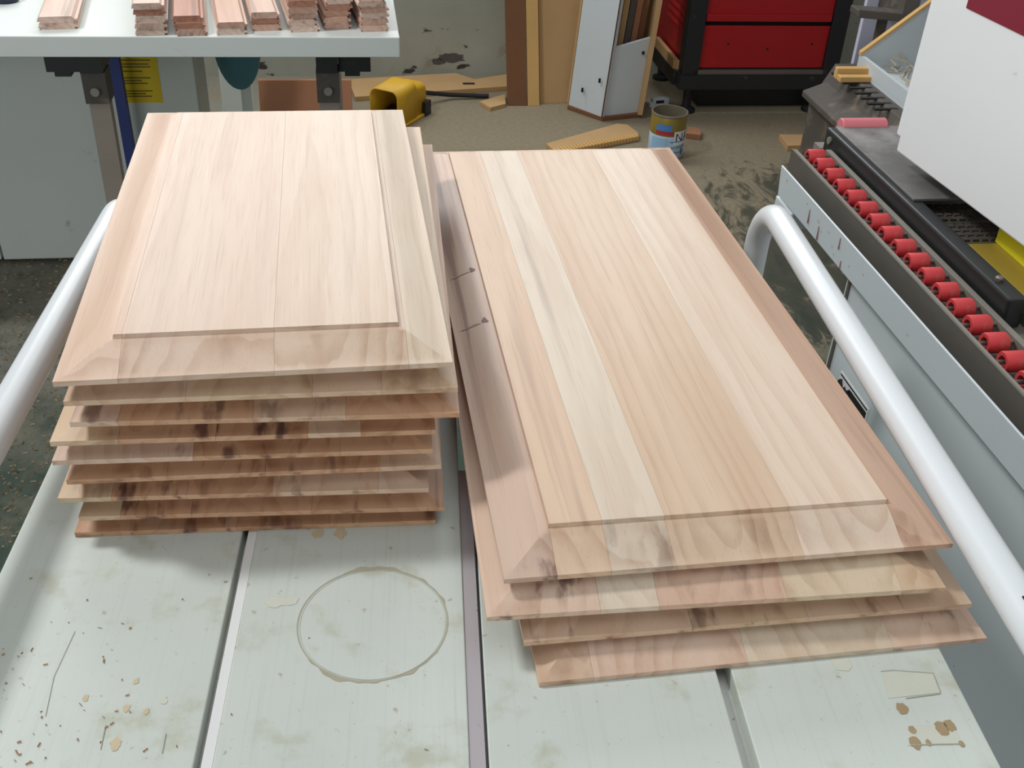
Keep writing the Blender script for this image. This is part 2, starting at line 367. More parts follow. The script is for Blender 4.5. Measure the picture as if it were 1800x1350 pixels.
def line(o, pts, wd, mat):
    for (a, b) in zip(pts[:-1], pts[1:]):
        a, b = Vector(cuv(*a)), Vector(cuv(*b)); t = (b - a).normalized(); nn = Vector((-t.y, t.x)) * wd / 2
        pr(o, .0005, [tuple(a - nn), tuple(b - nn), tuple(b + nn), tuple(a + nn)], mat, 'dirt_line')
line(boards[3], [(1548, 1181), (1570, 1179), (1640, 1184)], .0008, STAIN_D); line(boards[3], [(1640, 1184), (1653, 1218)], .0008, STAIN_D)
line(boards[3], [(1592, 1228), (1653, 1220)], .0008, STAIN_D); line(boards[3], [(1600, 1310), (1690, 1308)], .0008, STAIN_D)
line(boards[0], [(132, 1110), (95, 1190), (80, 1260)], .0004, STAIN_D); line(boards[0], [(292, 1290), (285, 1325)], .0006, STAIN_D); line(boards[0], [(186, 1275), (177, 1318)], .0006, STAIN_D)
# grey mark on the strip in the left groove
MB().box(-.230, -.2225, -.172, -.164, TOPZ - .0012, TOPZ - .0009).build('grey_mark', STEEL, cart)
# printed size code on the right rail
for k in range(5):
    MB().box(.4175 + .0005 * k, .4205 + .0004 * k, -.030 - .006 * k, -.027 - .006 * k, .862 + .0166, .862 + .0179).build('printed_code', BLACK_PR, cart)

# ------------------------------------------------------------------ raised wooden panels
TH, EDGE, H1, BW = .022, .0052, .0178, .0445
def prof(d):
    if d >= BW + .0007: return TH
    s = min(1.0, max(0.0, d / BW)); s = s * s * (3 - 2 * s) * .85 + .15 * s
    return EDGE + (H1 - EDGE) * s
def raised_panel(label, x, y, ang, z, wd, ln, cuts, tints, group):
    """cuts: fractions where staves meet, tints: (r, g, b, stain) per stave"""
    root = thing('raised_panel', label, 'wood panel', (x, y, z), ang, group)
    offs = [BW * k / 11 for k in range(12)] + [BW + .0008]
    cx = [c * wd for c in cuts]
    for c in cx:
        d = min(c, wd - c)
        if d < BW: offs.append(d)
    offs = sorted(set(round(o, 6) for o in offs))
    xs = sorted(set(offs + [round(wd - o, 6) for o in offs] + [round(c, 6) for c in cx])); ys = sorted(set(offs + [round(ln - o, 6) for o in offs]))
    bounds = [0.0] + [round(c, 6) for c in cx] + [round(wd, 6)]
    for k in range(len(bounds) - 1):
        a, b = bounds[k], bounds[k + 1]; X = [v for v in xs if a - 1e-7 <= v <= b + 1e-7]; nx, ny = len(X), len(ys)
        ox = (a + b) / 2; g = .00009
        def sx(v): return (v + (g if abs(v - a) < 1e-7 and k > 0 else 0) - (g if abs(v - b) < 1e-7 and k < len(bounds) - 2 else 0)) - ox
        h = [[prof(min(X[i], wd - X[i], ys[j], ln - ys[j])) for j in range(ny)] for i in range(nx)]
        mb = MB(); vs = [(sx(X[i]), ys[j], h[i][j]) for i in range(nx) for j in range(ny)]; I = lambda i, j: i * ny + j; fs = []
        for i in range(nx - 1):
            for j in range(ny - 1):
                q = [I(i, j), I(i + 1, j), I(i + 1, j + 1), I(i, j + 1)]; hh = [h[i][j], h[i + 1][j], h[i + 1][j + 1], h[i][j + 1]]
                if abs(hh[0] + hh[2] - hh[1] - hh[3]) < 1e-7: fs.append(tuple(q))
                else:
                    m_ = hh.index(max(hh)); fs.append((q[m_], q[(m_ + 1) % 4], q[(m_ + 2) % 4])); fs.append((q[m_], q[(m_ + 2) % 4], q[(m_ + 3) % 4]))
        B = len(vs); vs += [(sx(a), 0, 0), (sx(b), 0, 0), (sx(b), ln, 0), (sx(a), ln, 0)]
        fs.append((B, B + 3, B + 2, B + 1))
        fs.append(tuple([B, B + 1] + [I(i, 0) for i in range(nx - 1, -1, -1)]))
        fs.append(tuple([B + 3] + [I(i, ny - 1) for i in range(nx)] + [B + 2]))
        fs.append(tuple([B] + [I(0, j) for j in range(ny)] + [B + 3]))
        fs.append(tuple([B + 2] + [I(nx - 1, j) for j in range(ny - 1, -1, -1)] + [B + 1]))
        mb.add(vs, fs); mb.sm = True
        o = mb.build('stave', WOOD, root, loc=(ox, 0, 0), sharp=22)
        o.color = tints[k % len(tints)]
    return root
def T(r, g, b, s=.0): return (*lin(r, g, b), s)
LW, LL, RW, RL = .340, .639, .404, .92
LP = [(-0.3882, 0.7233, 10.6), (-0.3844, 0.7261, 8.86), (-0.3832, 0.7257, 7.5), (-0.4047, 0.7249, 7.94), (-0.4074, 0.7254, 7.78), (-0.3991, 0.7255, 8.56), (-0.4112, 0.7250, 7.1), (-0.3965, 0.7259, 6.91), (-0.4049, 0.7274, 7.46)]
RP = [(0.0019, 0.6295, 10.48)]
for (x, y, a, b) in ((-0.0113, 0.6109, 7.89, 8.9), (0.0205, 0.6083, 8.55, 10.2), (0.0348, 0.5832, 9.64, 10.8)):
    mx, my = x + .202 * math.cos(R(a)), y + .202 * math.sin(R(a)); RP.append((mx - .202 * math.cos(R(b)), my - .202 * math.sin(R(b)), b))
PK, TN, PL, YL, RD, PU = (224, 196, 174), (220, 191, 164), (222, 204, 180), (221, 195, 164), (210, 168, 134), (208, 180, 160)
LS = [([.155, .54, .885], [T(*PK, .05), T(219, 194, 173, .08), T(221, 198, 176, .05), T(222, 203, 180, .08)]),
      ([.30, .62, .80], [T(*TN, .2), T(*YL, .1), T(*TN, .3), T(*YL, .2)]),
      ([.12, .46, .70], [T(*PK, .6), T(*RD, .7), T(*TN, .5), T(*RD, .3)]),
      ([.17, .42, .66, .80], [T(*YL, .2), T(*RD, .8), T(*RD, .9), T(*TN, .5), T(*RD, .2)]),
      ([.36, .75], [T(*PK, .5), T(*RD, .8), T(*RD, .3)]),
      ([.26, .52, .83], [T(*RD, .4), T(*RD, .7), T(*RD, .6), T(*TN, .3)]),
      ([.14, .34, .57, .86], [T(*YL, .3), T(*RD, .9), T(*RD, .4), T(*TN, .5), T(*PK, .2)]),
      ([.11, .30, .63], [T(*YL, .5), T(*RD, .9), T(*RD, .5), T(*RD, .7)]),
      ([.15, .44, .70], [T(*RD, .3), T(*RD, .9), T(*RD, .6), T(*RD, .7)])]
ORD = ['topmost', 'second from top', 'third from top', 'fourth from top', 'fifth from top', 'sixth from top', 'seventh from top', 'eighth from top', 'lowest']
PANELS = []
for i in range(9):
    x, y, a = LP[i]
    lab = {0: 'topmost raised wooden panel of the tall left stack, pale field fully in view',
           8: 'lowest raised wooden panel of the tall left stack, lying on the white boards'}.get(i, 'raised wooden panel in the tall left stack, %s of nine' % ORD[i])
    PANELS.append(raised_panel(lab, x, y, a, TOPZ + (8 - i) * (TH + .00005) + .0003, LW, LL, LS[i][0], LS[i][1], 'raised panels in the tall left stack'))
RS = [([.1122, .228, .368, .654, .885], [T(*PU, .6), T(*TN, .25), T(222, 206, 186, .3), T(218, 192, 166, .05), T(226, 205, 184, .05), T(206, 172, 148, .3)]),
      ([.238, .363, .642, .90], [T(*PK, .8), T(226, 210, 188, .0), T(220, 186, 162, .3), T(224, 203, 174, .05), T(*YL, .1)]),
      ([.36, .62, .84], [T(*TN, .8), T(*YL, .7), T(*TN, .6), T(*TN, .2)]),
      ([.115, .45, .78], [T(*TN, .1), T(*PK, .15), T(*PL, .1), T(*PK, .5)])]
RLAB = ['topmost raised wooden panel of the low right stack, long field of six staves',
        'raised wooden panel in the low right stack, second of four from the top',
        'raised wooden panel in the low right stack, third of four from the top',
        'lowest raised wooden panel of the right stack, jutting out furthest over the white boards']
for i in range(4):
    x, y, a = RP[i]
    PANELS.append(raised_panel(RLAB[i], x, y, a, TOPZ + (3 - i) * (TH + .00005) + .0003, RW, RL - (.02 if i else 0), RS[i][0], RS[i][1], 'raised panels in the low right stack'))

def surface_mark(panel, k, wd, ln, c, rx, ry, rot, mat, name):
    st = [o for o in panel.children][k]; ox = st.location.x; vs = []; n = 20
    for f in (0.0, .5, 1.0):
        for i in range(n):
            a = 2 * math.pi * i / n; j = 1 + .22 * math.sin(3 * a + c[1] * 90) + .14 * math.sin(7 * a)
            x, y = rx * f * j * math.cos(a), ry * f * j * math.sin(a)
            X, Y = c[0] + x * math.cos(rot) - y * math.sin(rot), c[1] + x * math.sin(rot) + y * math.cos(rot)
            vs.append((X - ox, Y, prof(min(X, wd - X, Y, ln - Y)) + .00035))
    fs = [(r * n + i, r * n + (i + 1) % n, (r + 1) * n + (i + 1) % n, (r + 1) * n + i) for r in range(2) for i in range(n)]
    mb = MB().add(vs, fs); mb.sm = True; return mb.build(name, mat, st)
KN = paint('dark_knot', (124, 94, 88), .6, var=.2, scale=90); KN2 = paint('purple_streak', (160, 128, 122), .6, var=.15, scale=60)
for (y, x0) in ((.512, .030), (.392, .030)):
    surface_mark(PANELS[9], 0, RW, RL, (x0 - .010, y), .011, .0016, .1, KN2, 'knot_streak')
    surface_mark(PANELS[9], 0, RW, RL, (x0 + .006, y + .004), .0032, .0055, .2, KN, 'knot')
# ------------------------------------------------------------------ roller-track edge machine on the right
MA = 9.9
def wz(x, y, z):                       # measured point -> machine frame (w, s)
    d = ray(x, y); t = (z - CAM_H) / d[2]; X, Y = t * d[0], t * d[1]; c, s = math.cos(R(MA)), math.sin(R(MA))
    return (X * c + Y * s, -X * s + Y * c)
mach = thing('edge_banding_machine', 'white and grey woodworking machine with red roller track and large white cover', 'machine', (0, 0, 0), MA)
S0 = .05
MB().box(.825, 1.55, S0, 1.475, 0, .69).build('body_panel', GREY_P, mach, bevel=.004)
MB().box(.8215, .825, 1.455, 1.462, .05, .66).build('panel_seam', STEEL, mach)
# pale guard rail in front of the track with folded lower return
g = MB().hexa([(.789, S0, .678), (.793, S0, .678), (.793, 1.735, .678), (.789, 1.735, .678), (.785, S0, .737), (.789, S0, .737), (.789, 1.735, .737), (.785, 1.735, .737)])
gr = g.build('guard_rail', RAIL_W, mach, bevel=.0015)
MB().box(.790, .822, S0, 1.70, .6785, .6815).build('rail_return', RAIL_W, gr)
MB().hexa([(.789, 1.66, .642), (.83, 1.66, .642), (.83, 1.742, .642), (.789, 1.742, .642), (.789, 1.66, .674), (.83, 1.66, .674), (.83, 1.742, .674), (.789, 1.742, .674)]).build('rail_bracket', RAIL_W, gr, bevel=.003)
MB().box(.785, .812, 1.0, 1.02, .66, .69).build('rail_bolt', STEEL, gr) if False else None
for (s, z, r) in ((1.60, .722, .0022), (1.545, .715, .003), (1.53, .703, .002), (1.50, .716, .0022), (1.48, .70, .0025), (1.47, .69, .002), (1.41, .70, .0018), (1.36, .712, .0018), (1.20, .70, .002), (1.70, .722, .003)):
    MB().lathe([(r, -.0006), (r, .0006), (0, .0006)], 8, (.7852 + (.737 - z) * .068, s, z), 'x').build('dark_spot', STAIN_B, gr)
for (s, z0, z1) in ((1.585, .718, .692), (1.54, .708, .682), (1.455, .728, .708), (1.44, .694, .68)):
    MB().box(.7842 + (.737 - z0) * .068, .7878 + (.737 - z0) * .068, s - .0012, s + .0012, z1, z0).build('drip_mark', paint('reddish_drip', (168, 128, 126), .5), gr)
# track channel
tr = MB().box(.808, .8115, S0, 1.756, .69, .760).box(.8115, .886, S0, 1.756, .69, .725).build('track_channel', STEEL, mach)
MB().box(.8755, .886, S0, 1.756, .725, .757).build('track_inner_lip', STEEL_L, tr)
MB().box(.8115, .8185, S0, 1.756, .7545, .7585).build('track_outer_lip', STEEL_L, tr)
rb = MB().lathe([(.0085, -.0145), (.0135, -.0145), (.0145, -.0125), (.0145, .0145), (.013, .0165), (.0055, .0165)], 20, (0, 0, 0), 'x')
rb.lathe([(.0085, -.0145), (.0085, .006), (.004, .006)], 20, (0, 0, 0), 'x')
rmesh = rb.mesh('roller', REDR, 40)
am = MB().lathe([(0, -.023), (.0035, -.023), (.0035, .023), (0, .023)], 10, (0, 0, 0), 'x').mesh('axle', STEEL)
spos = [1.735, 1.693]
while spos[-1] > .75: spos.append(spos[-1] - .0462)
for s in spos:
    o = bpy.data.objects.new('roller', rmesh); COL.objects.link(o); o.parent = tr; o.location = (.8465, s, .7515)
    o.color = (1, 1, 1, 1)
axl = MB()
for s in spos: axl.lathe([(0, -.032), (.0032, -.032), (.0032, .032), (0, .032)], 8, (.8465, s, .7515), 'x')
axl.build('roller_axles', STEEL, tr)
# black pressure beam with dusty plate and pink end roller
bm_ = MB().box(.892, .922, 1.15, 1.805, .735, .783).build('pressure_beam', BLACK, mach, bevel=.004)
MB().lathe([(0, -.002), (.006, -.002), (.006, .003), (.004, .005), (0, .005)], 14, (.907, 1.205, .7845), 'z').build('beam_bolt', STEEL, bm_)
MB().lathe([(0, -.003), (.007, -.003), (.007, .001), (0, .001)], 14, (.8915, 1.78, .765), 'x').build('beam_end_bolt', STEEL_L, bm_)
MB().box(.904, 1.12, 1.47, 1.795, .783, .7875).build('dusty_plate', BLACKD, bm_, bevel=.001)
MB().lathe([(0, -.045), (.0145, -.045), (.016, -.043), (.016, .043), (.0145, .045), (0, .045)], 20, (.962, 1.803, .783), 'x').build('end_roller', PINKR, bm_)
MB().box(.886, .892, S0, 1.80, .70, .742).build('track_spacer', HOLE, mach)
bed = MB().box(.90, 1.5, S0, 1.86, .69, .730).build('machine_bed', STEEL_L, mach)
MB().box(.925, .930, S0, 1.135, .730, .765).build('bed_fence', RAIL_W, bed)
# ribbed feed pads under the cover
for k, s in enumerate((1.475, 1.402)):
    pd = MB().box(0.942, 1.055, s - .032, s + .032, .730, .758).build('feed_pad', STEEL_L, mach, bevel=.003)
    rib = MB()
    for i in range(6):
        for j in range(4): rib.box(.948 + i * .0155, .959 + i * .0155, s - .030 + j * .0155, s - .019 + j * .0155, .758, .762)
    rib.build('pad_ribs', DARKI, pd)
MB().box(.950, 1.02, .6, 1.362, .730, .760).build('yellow_plate', YELLOWD, mach, bevel=.001)
MB().box(.998, 1.016, .6, 1.366, .7605, .790).build('yellow_strip', YELLOWS, mach)
MB().box(.938, .9495, .6, 1.33, .730, .748).build('guide_shoe', DARKI, mach)
# white cover: its lower edge runs a little askew of the bed
cA, cB = wz(1575, 265, .815), wz(1800, 435, .815)
dv = Vector((cB[0] - cA[0], cB[1] - cA[1])).normalized(); nv = Vector((-dv.y, dv.x))
if nv.x < 0: nv = -nv
A0 = Vector(cA); A1 = A0 + dv * 1.3
def cov(a, n, z): q = A0 + dv * a + nv * n; return (q.x, q.y, z)
cv = MB().hexa([cov(0, 0, .815), cov(1.3, 0, .815), cov(1.3, .5, .815), cov(0, .5, .815), cov(0, 0, 1.55), cov(1.3, 0, 1.55), cov(1.3, .5, 1.55), cov(0, .5, 1.55)]).build('cover', COVER_W, mach, bevel=.003)
MB().hexa([cov(-.017, .003, .838), cov(-.0015, .003, .838), cov(-.0015, .48, .838), cov(-.017, .48, .838), cov(-.017, .003, 1.54), cov(-.0015, .003, 1.54), cov(-.0015, .48, 1.54), cov(-.017, .48, 1.54)]).build('cover_frame', COVER_W, cv, bevel=.003)
def on_cover(x, y):                    # measured point -> (along, height) on the cover's face
    d = ray(x, y); c, s = math.cos(R(MA)), math.sin(R(MA)); dw, ds = d[0] * c + d[1] * s, -d[0] * s + d[1] * c
    t = A0.dot(nv) / (dw * nv.x + ds * nv.y); q = Vector((t * dw, t * ds)); return ((q - A0).dot(dv), CAM_H + t * d[2])
l0 = on_cover(1700, 12); l1 = on_cover(1800, 65); lz = (l0[1] + l1[1]) / 2
lg = MB().hexa([cov(l0[0], -.0015, lz), cov(l0[0] + .46, -.0015, lz), cov(l0[0] + .46, .0005, lz), cov(l0[0], .0005, lz), cov(l0[0], -.0015, lz + .13), cov(l0[0] + .46, -.0015, lz + .13), cov(l0[0] + .46, .0005, lz + .13), cov(l0[0], .0005, lz + .13)]).build('logo_plate', LOGO, cv)
e0 = on_cover(1806, -8)
ringp = MB(); n = 40; vs = []; fs = []
for k in range(n):
    a = 2 * math.pi * k / n
    for r_ in (.030, .018): vs.append(cov(e0[0] + .022 + r_ * math.cos(a), -.0022, e0[1] + .024 + r_ * math.sin(a)))
for k in range(n): k2 = (k + 1) % n; fs.append((2 * k, 2 * k + 1, 2 * k2 + 1, 2 * k2))
ringp.add(vs, fs).build('logo_letter', WHITE_PR, lg)
# printed warning label on the grey body
def on_body(x, y, wv=.8245):
    d = ray(x, y); c, s = math.cos(R(MA)), math.sin(R(MA)); t = wv / (d[0] * c + d[1] * s); return (-t * d[0] * s + t * d[1] * c, CAM_H + t * d[2])
b0, b1 = on_body(1478, 655), on_body(1530, 745)
s1 = b0[0]; zt = b0[1] + .004; s0 = s1 - .115; zb = b1[1] - .03
lb = MB().box(.8238, .825, s0, s1, zb, zt).build('warning_label', WHITE_PR, mach)
hgt = zt - zb
pm = MB(); pm.box(.8234, .8239, s0 + .004, s1 - .044, zb + .004, zt - .010)
pm.box(.8234, .8239, s0 + .004, s1 - .003, zt - .006, zt - .003)
pm.build('label_print', BLACK_PR, lb)
pg = MB(); pg.tube([(.8236, s1 - .008, zt - .012), (.8236, s1 - .022, zt - .03), (.8236, s1 - .03, zt - hgt * .36)], .0045, 6); pg.tube([(.8236, s1 - .006, zt - hgt * .32), (.8236, s1 - .02, zt - .035), (.8236, s1 - .045, zt - .014)], .0045, 6)
pg.build('label_pictogram', BLACK_PR, lb)
tx = MB()
for k in range(int(hgt / .016) - 1): tx.box(.8230, .8235, s0 + .012, s1 - .050 - .008 * (k % 2), zb + .012 + k * .016, zb + .017 + k * .016)
tx.build('label_text', WHITE_PR, lb)

# ------------------------------------------------------------------ work bench with trestles
BZ = .78; bp0 = pt(0, 101, z=BZ - .045); bp1 = pt(703, 101, z=BZ - .045)
bq = (bp0[1] + bp1[1]) / 2; bR = bp1[0]
bench = rthing('work_bench', 'long white bench top on steel trestles at the back left', 'workbench', bR, bq)
MB().box(-2.2, 0, 0, .90, BZ - .045, BZ).build('bench_top', BENCH_W, bench, bevel=.002)
def trestle(px, py, clampL):
    a = pt(px, py, q=bq + .09); x = a[0] - bR
    t = MB().box(x - .024, x + .024, .05, .84, BZ - .097, BZ - .0452).build('trestle_beam', BLACK, bench)
    for q in (.09, .80):
        MB().box(x - .026, x + .026, q - .03, q + .03, BZ - .17, BZ - .0975).build('leg_bracket', DARKI, t)
        MB().bar((x, q, BZ - .15), (x, q + (-.03 if q < .3 else .04), .0), .045, .03).build('trestle_leg', BROWN_LEG, t)
    MB().lathe([(0, -.01), (.010, -.01), (.010, .004), (0, .004)], 12, (x, .06 - .0005, BZ - .14), 'y').build('pivot_bolt', STEEL_L, t)
    cl = MB().box(x + (-.10 if clampL else .026), x + (-.026 if clampL else .10), .07, .13, BZ - .10, BZ - .0452)
    cl.box(x + (-.085 if clampL else .04), x + (-.05 if clampL else .075), .075, .125, BZ - .112, BZ - .1).build('clamp_jaw', BLACK, t)
    return t
trestle(172, 150, True); trestle(577, 150, False)
# strips of wooden moulding, tongue and groove, piled on the bench
sprof = [(0, .003), (.006, .003), (.006, 0), (.074, 0), (.074, .004), (.082, .004), (.082, .0085), (.0755, .0085), (.0755, .0095), (.071, .0135), (.006, .0135), (.001, .009), (.004, .0065), (0, .0065)]
smesh = MB().prism(sprof, lambda a, b: (a, 0, b), lambda a, b: (a, .5, b)).mesh('timber_strip', WOOD)
PINKS = [(222, 195, 180), (210, 172, 152), (228, 205, 190), (188, 138, 116), (216, 184, 166)]
def strip_pile(x, y, n, which, wfac=1.0, dq=0.0, skew=0.0):
    a = pt(x, y, z=BZ)
    for k in range(n):
        o = bpy.data.objects.new('timber_strip', smesh); COL.objects.link(o)
        jx, jq = random.uniform(-.004, .004), random.uniform(-.004, .006)
        o.location = W(a[0] + jx, max(a[1], bq + .004) + jq + dq, BZ + .0003 + k * .0137); o.rotation_euler = (0, 0, R(ROOM + skew + random.uniform(-.4, .4))); o.scale = (wfac, 1, 1)
        pos = ['lowest', 'second from the bottom', 'third from the bottom', 'fourth from the bottom', 'fifth from the bottom', 'sixth from the bottom', 'seventh from the bottom'][k]
        if k == n - 1: pos = 'topmost'
        tag(o, 'pinkish tongue-and-groove wood strip, %s in the %s' % (pos, which), 'wood strip', 'wood strips piled on the bench')
        o.color = T(*random.choice(PINKS), .4)
strip_pile(70, 54, 2, 'small pile lying apart at the left', 1.0, 0, 7)
strip_pile(238, 65, 5, 'second pile from the left', .82, 0, 7)
strip_pile(308, 64, 3, 'third pile from the left', .80, 0, 7)
strip_pile(381, 64, 2, 'fourth pile from the left', .80, 0, 8)
strip_pile(445, 55, 3, 'fifth pile from the left', .78, 0, 8)
strip_pile(510, 57, 6, 'sixth pile from the left', .80, 0, 8)
strip_pile(573, 53, 5, 'seventh pile from the left', .74, 0, 8)
strip_pile(633, 57, 6, 'pile nearest the right bench end', .78, 0, 8)
a = pt(8, 4, z=BZ)
MB().lathe([(0, 0), (.028, 0), (.030, .003), (.030, .03), (.027, .034), (0, .034)], 20).build('tape_roll', DARKB, None, loc=W(a[0], a[1] + .01, BZ + .0003))
tag(bpy.data.objects['tape_roll'], 'small dark blue round case on the white bench by the left frame edge', 'case')

# ------------------------------------------------------------------ cabinets below and behind the bench
c0 = pt(6, 462, z=0); c1 = pt(140, 462, z=0)
cq = (c0[1] + c1[1]) / 2; cR = pt(346, 150, q=cq)[0]
cab = rthing('storage_cabinet', 'grey-white cabinet with yellow notice standing under the bench', 'cabinet', cR, cq)
MB().box(-1.6, 0, .021, .20, .012, .655).build('body', WHITE_CAB, cab, bevel=.006)
dL = c0[0] - cR
dr = MB().box(dL + .005, -.002, 0, .02, .012, .65).build('door', WHITE_CAB, cab, bevel=.004)
MB().box(-1.6, dL, 0, .02, .012, .65).build('door', WHITE_CAB, cab, bevel=.004)
MB().box(-1.58, -.02, .03, .19, 0, .012).build('plinth', HOLE, cab)
n0 = pt(287, 180, q=cq); n1 = pt(205, 104, q=cq); zt_ = min(n1[2] + .03, .645)
xa, xb = n1[0] - cR, n0[0] - cR
st = MB().box(xa, xb, -.0015, .0005, n0[2], zt_).build('yellow_notice', YEL_ST, dr)
tm = MB()
for (f, k) in ((.93, .9), (.86, .82), (.78, .86), (.71, .8), (.66, .84), (.58, .6), (.46, .8), (.41, .55), (.36, .7), (.22, .8), (.17, .6), (.12, .76)):
    tm.box(xa + .004, xa + .004 + (xb - xa - .008) * k, -.0021, -.0014, n0[2] + (zt_ - n0[2]) * f - .0016, n0[2] + (zt_ - n0[2]) * f + .0016)
tm.build('notice_text', BROWN_PR, st)
b_ = pt(214, 180, q=cq - .07)
bpst = rthing('blue_post', 'narrow dark blue steel post standing before the grey-white cabinet', 'post', b_[0], cq - .07)
MB().box(-.013, .013, -.013, .013, .006, .73).build('shaft', BLUE, bpst); MB().box(-.04, .04, -.04, .04, 0, .006).build('foot_plate', BLUE, bpst)
th = pt(418, 100, q=3.1)
tl = rthing('teal_hood', 'teal rounded plastic hood on a stand below the bench', 'hood', th[0], 3.1)
vs = []; prof_ = []
lens = MB().lathe([(.0, -.03), (.10, -.028), (.135, -.012), (.14, .0), (.135, .012), (.10, .028), (0, .03)], 36, (0, 0, 0), 'y')
zc = pt(418, 158, q=3.1)[2] + .14
lo = lens.build('hood_shell', TEAL, tl, loc=(0, 0, zc)); lo.scale = (.48, 1, 1)
MB().bar((.01, .04, 0), (.01, .04, zc), .03, .02).build('stand', WHITE_CAB, tl); MB().box(-.08, .1, -.04, .12, 0, .01).build('stand_foot', WHITE_CAB, tl)

# ------------------------------------------------------------------ boards and offcuts along the back wall
def leaning(name, label, cat, x0, x1, yb, top, thick, lean, mat, qbase=None, skew=0.0):
    a = pt(x0, yb, z=0); b = pt(x1, yb, z=0); q = qbase if qbase else (a[1] + b[1]) / 2
    a = pt(x0, yb, q=q); b = pt(x1, yb, q=q); wd = b[0] - a[0]
    o = MB().hexa([(0, 0, 0), (wd, 0, 0), (wd, thick, 0), (0, thick, 0), (skew, lean, top), (wd + skew, lean, top), (wd + skew, lean + thick, top), (skew, lean + thick, top)]).build(name, mat, None, bevel=.0015)
    o.location = W(a[0], q, 0); o.rotation_euler.z = R(ROOM); tag(o, label, cat); return o
leaning('chipboard_plank', 'dark brown chipboard plank leaning upright on the back wall', 'plank', 893, 926, 193, 1.5, .03, .31, MDF_DARK, 4.10, -.06)
leaning('fibreboard_strip', 'narrow tan fibreboard strip leaning between brown plank and wide sheet', 'strip', 927.5, 948, 193, 1.5, .018, .32, PINE, 4.10, -.06)
sh = leaning('fibreboard_sheet', 'wide tan fibreboard sheet leaning upright behind the white rack', 'board', 948, 1035, 190, 1.5, .02, .30, MDF, 4.13, -.06)
leaning('reddish_board', 'reddish brown board standing against the wall under the bench end', 'board', 457, 620, 200, pt(500, 141, q=3.97)[2], .018, .05, MDF_RED, 3.92)
# long fibreboard offcut with a slot
def slab(name, label, cat, pts, z, th, mat, notch=None):
    P = [pt(x, y, z=z + th) for x, y in pts]; cp = sum(p[0] for p in P) / len(P); cq_ = sum(p[1] for p in P) / len(P)
    o = MB().prism([(p[0] - cp, p[1] - cq_) for p in P], lambda a, b: (a, b, 0), lambda a, b: (a, b, th)).build(name, mat, None, bevel=.001)
    o.location = W(cp, cq_, z); o.rotation_euler.z = R(ROOM); return tag(o, label, cat)
lo_ = slab('long_offcut', 'long tan fibreboard offcut with a small slot lying by the wall', 'offcut', [(624, 170), (897, 151), (897, 129), (834, 139), (801, 128), (612, 139)], 0, .02, MDF)
sl_ = pt(824, 147, z=.02)
lc = pt(0, 0, z=0); q_ = W(sl_[0], sl_[1], .0195) - lo_.location
c_, s_ = CR, SR; lx, ly = q_.x * c_ + q_.y * s_, -q_.x * s_ + q_.y * c_
MB().box(lx - .025, lx + .025, ly - .012, ly + .012, .0195, .0204).build('slot', HOLE, lo_)
leaning('pale_panel', 'dirty off-white panel standing upright right of the cabinet', 'panel', 392, 448, 205, .62, .02, .05, WHITE_CAB, 3.75)
slab('fibreboard_offcut', 'short tan offcut on the floor beside the brown plank', 'offcut', [(843, 178), (862, 189), (889, 182), (888, 165)], 0, .016, MDF)
# ribbed offcut on the floor
P = [pt(x, y, z=.018) for x, y in ((960, 252), (978, 268), (1123, 240), (1121, 232), (1103, 219), (1085, 217))]
cp, cq_ = P[0][0], P[0][1]
oc = rthing('ribbed_offcut', 'tan offcut with comb-like ribbed edge lying on the floor before the rack', 'offcut', cp, cq_)
MB().prism([(p[0] - cp, p[1] - cq_) for p in P], lambda a, b: (a, b, 0), lambda a, b: (a, b, .018)).build('board', MDF, oc, bevel=.001)
e0_, e1_ = Vector((P[1][0] - cp, P[1][1] - cq_)), Vector((P[2][0] - cp, P[2][1] - cq_)); et = (e1_ - e0_).normalized(); en = Vector((et.y, -et.x))
rm = MB(); nn = 26
for k in range(nn):
    c = e0_ + (e1_ - e0_) * ((k + .5) / nn); hw = (e1_ - e0_).length / nn * .28
    q4 = [c - et * hw - en * .03, c + et * hw - en * .03, c + et * hw + en * .004, c - et * hw + en * .004]
    rm.hexa([(v.x, v.y, .004) for v in q4] + [(v.x, v.y, .0215) for v in q4])
rm.build('rib_comb', PINE, oc)

# ------------------------------------------------------------------ yellow foot switch
f0 = pt(735, 222, z=0)
fs_ = rthing('foot_switch', 'yellow hooded foot switch with open mouth on the dusty floor', 'foot switch', f0[0] - .07, f0[1] + .07, 0, 56)
def arch(w2, h, r, n=6):
    out = [(-w2, 0)]
    for c, a0, a1 in (((-w2 + r, h - r), math.pi, math.pi / 2), ((w2 - r, h - r), math.pi / 2, 0)):
        for a in np.linspace(a0, a1, n): out.append((c[0] + r * math.cos(a), c[1] + r * math.sin(a)))
    return out + [(w2, 0)]
secs = [(-.105, arch(.062, .145, .03)), (.03, arch(.062, .150, .03)), (.045, arch(.056, .128, .026)), (.115, arch(.054, .120, .026))]
vs = []; fs = []; n = len(secs[0][1])
for x, a in secs: vs += [(x, q, z + .004) for q, z in a]
for i in range(3):
    for k in range(n - 1): fs.append((i * n + k, i * n + k + 1, (i + 1) * n + k + 1, (i + 1) * n + k))
fs.append(tuple(3 * n + k for k in range(n)))
hd = MB().add(vs, fs); hd.sm = True
ho = hd.build('hood', YELLOW, fs_); md = ho.modifiers.new('thickness', 'SOLIDIFY'); md.thickness = .005; md.offset = -1
MB().box(-.10, .118, -.066, .066, 0, .012).build('base_plate', YELLOW, fs_, bevel=.004)
MB().hexa([(-.085, -.045, .02), (.02, -.045, .035), (.02, .045, .035), (-.085, .045, .02), (-.085, -.045, .03), (.02, -.045, .05), (.02, .045, .05), (-.085, .045, .03)]).build('pedal', BLACK, fs_)
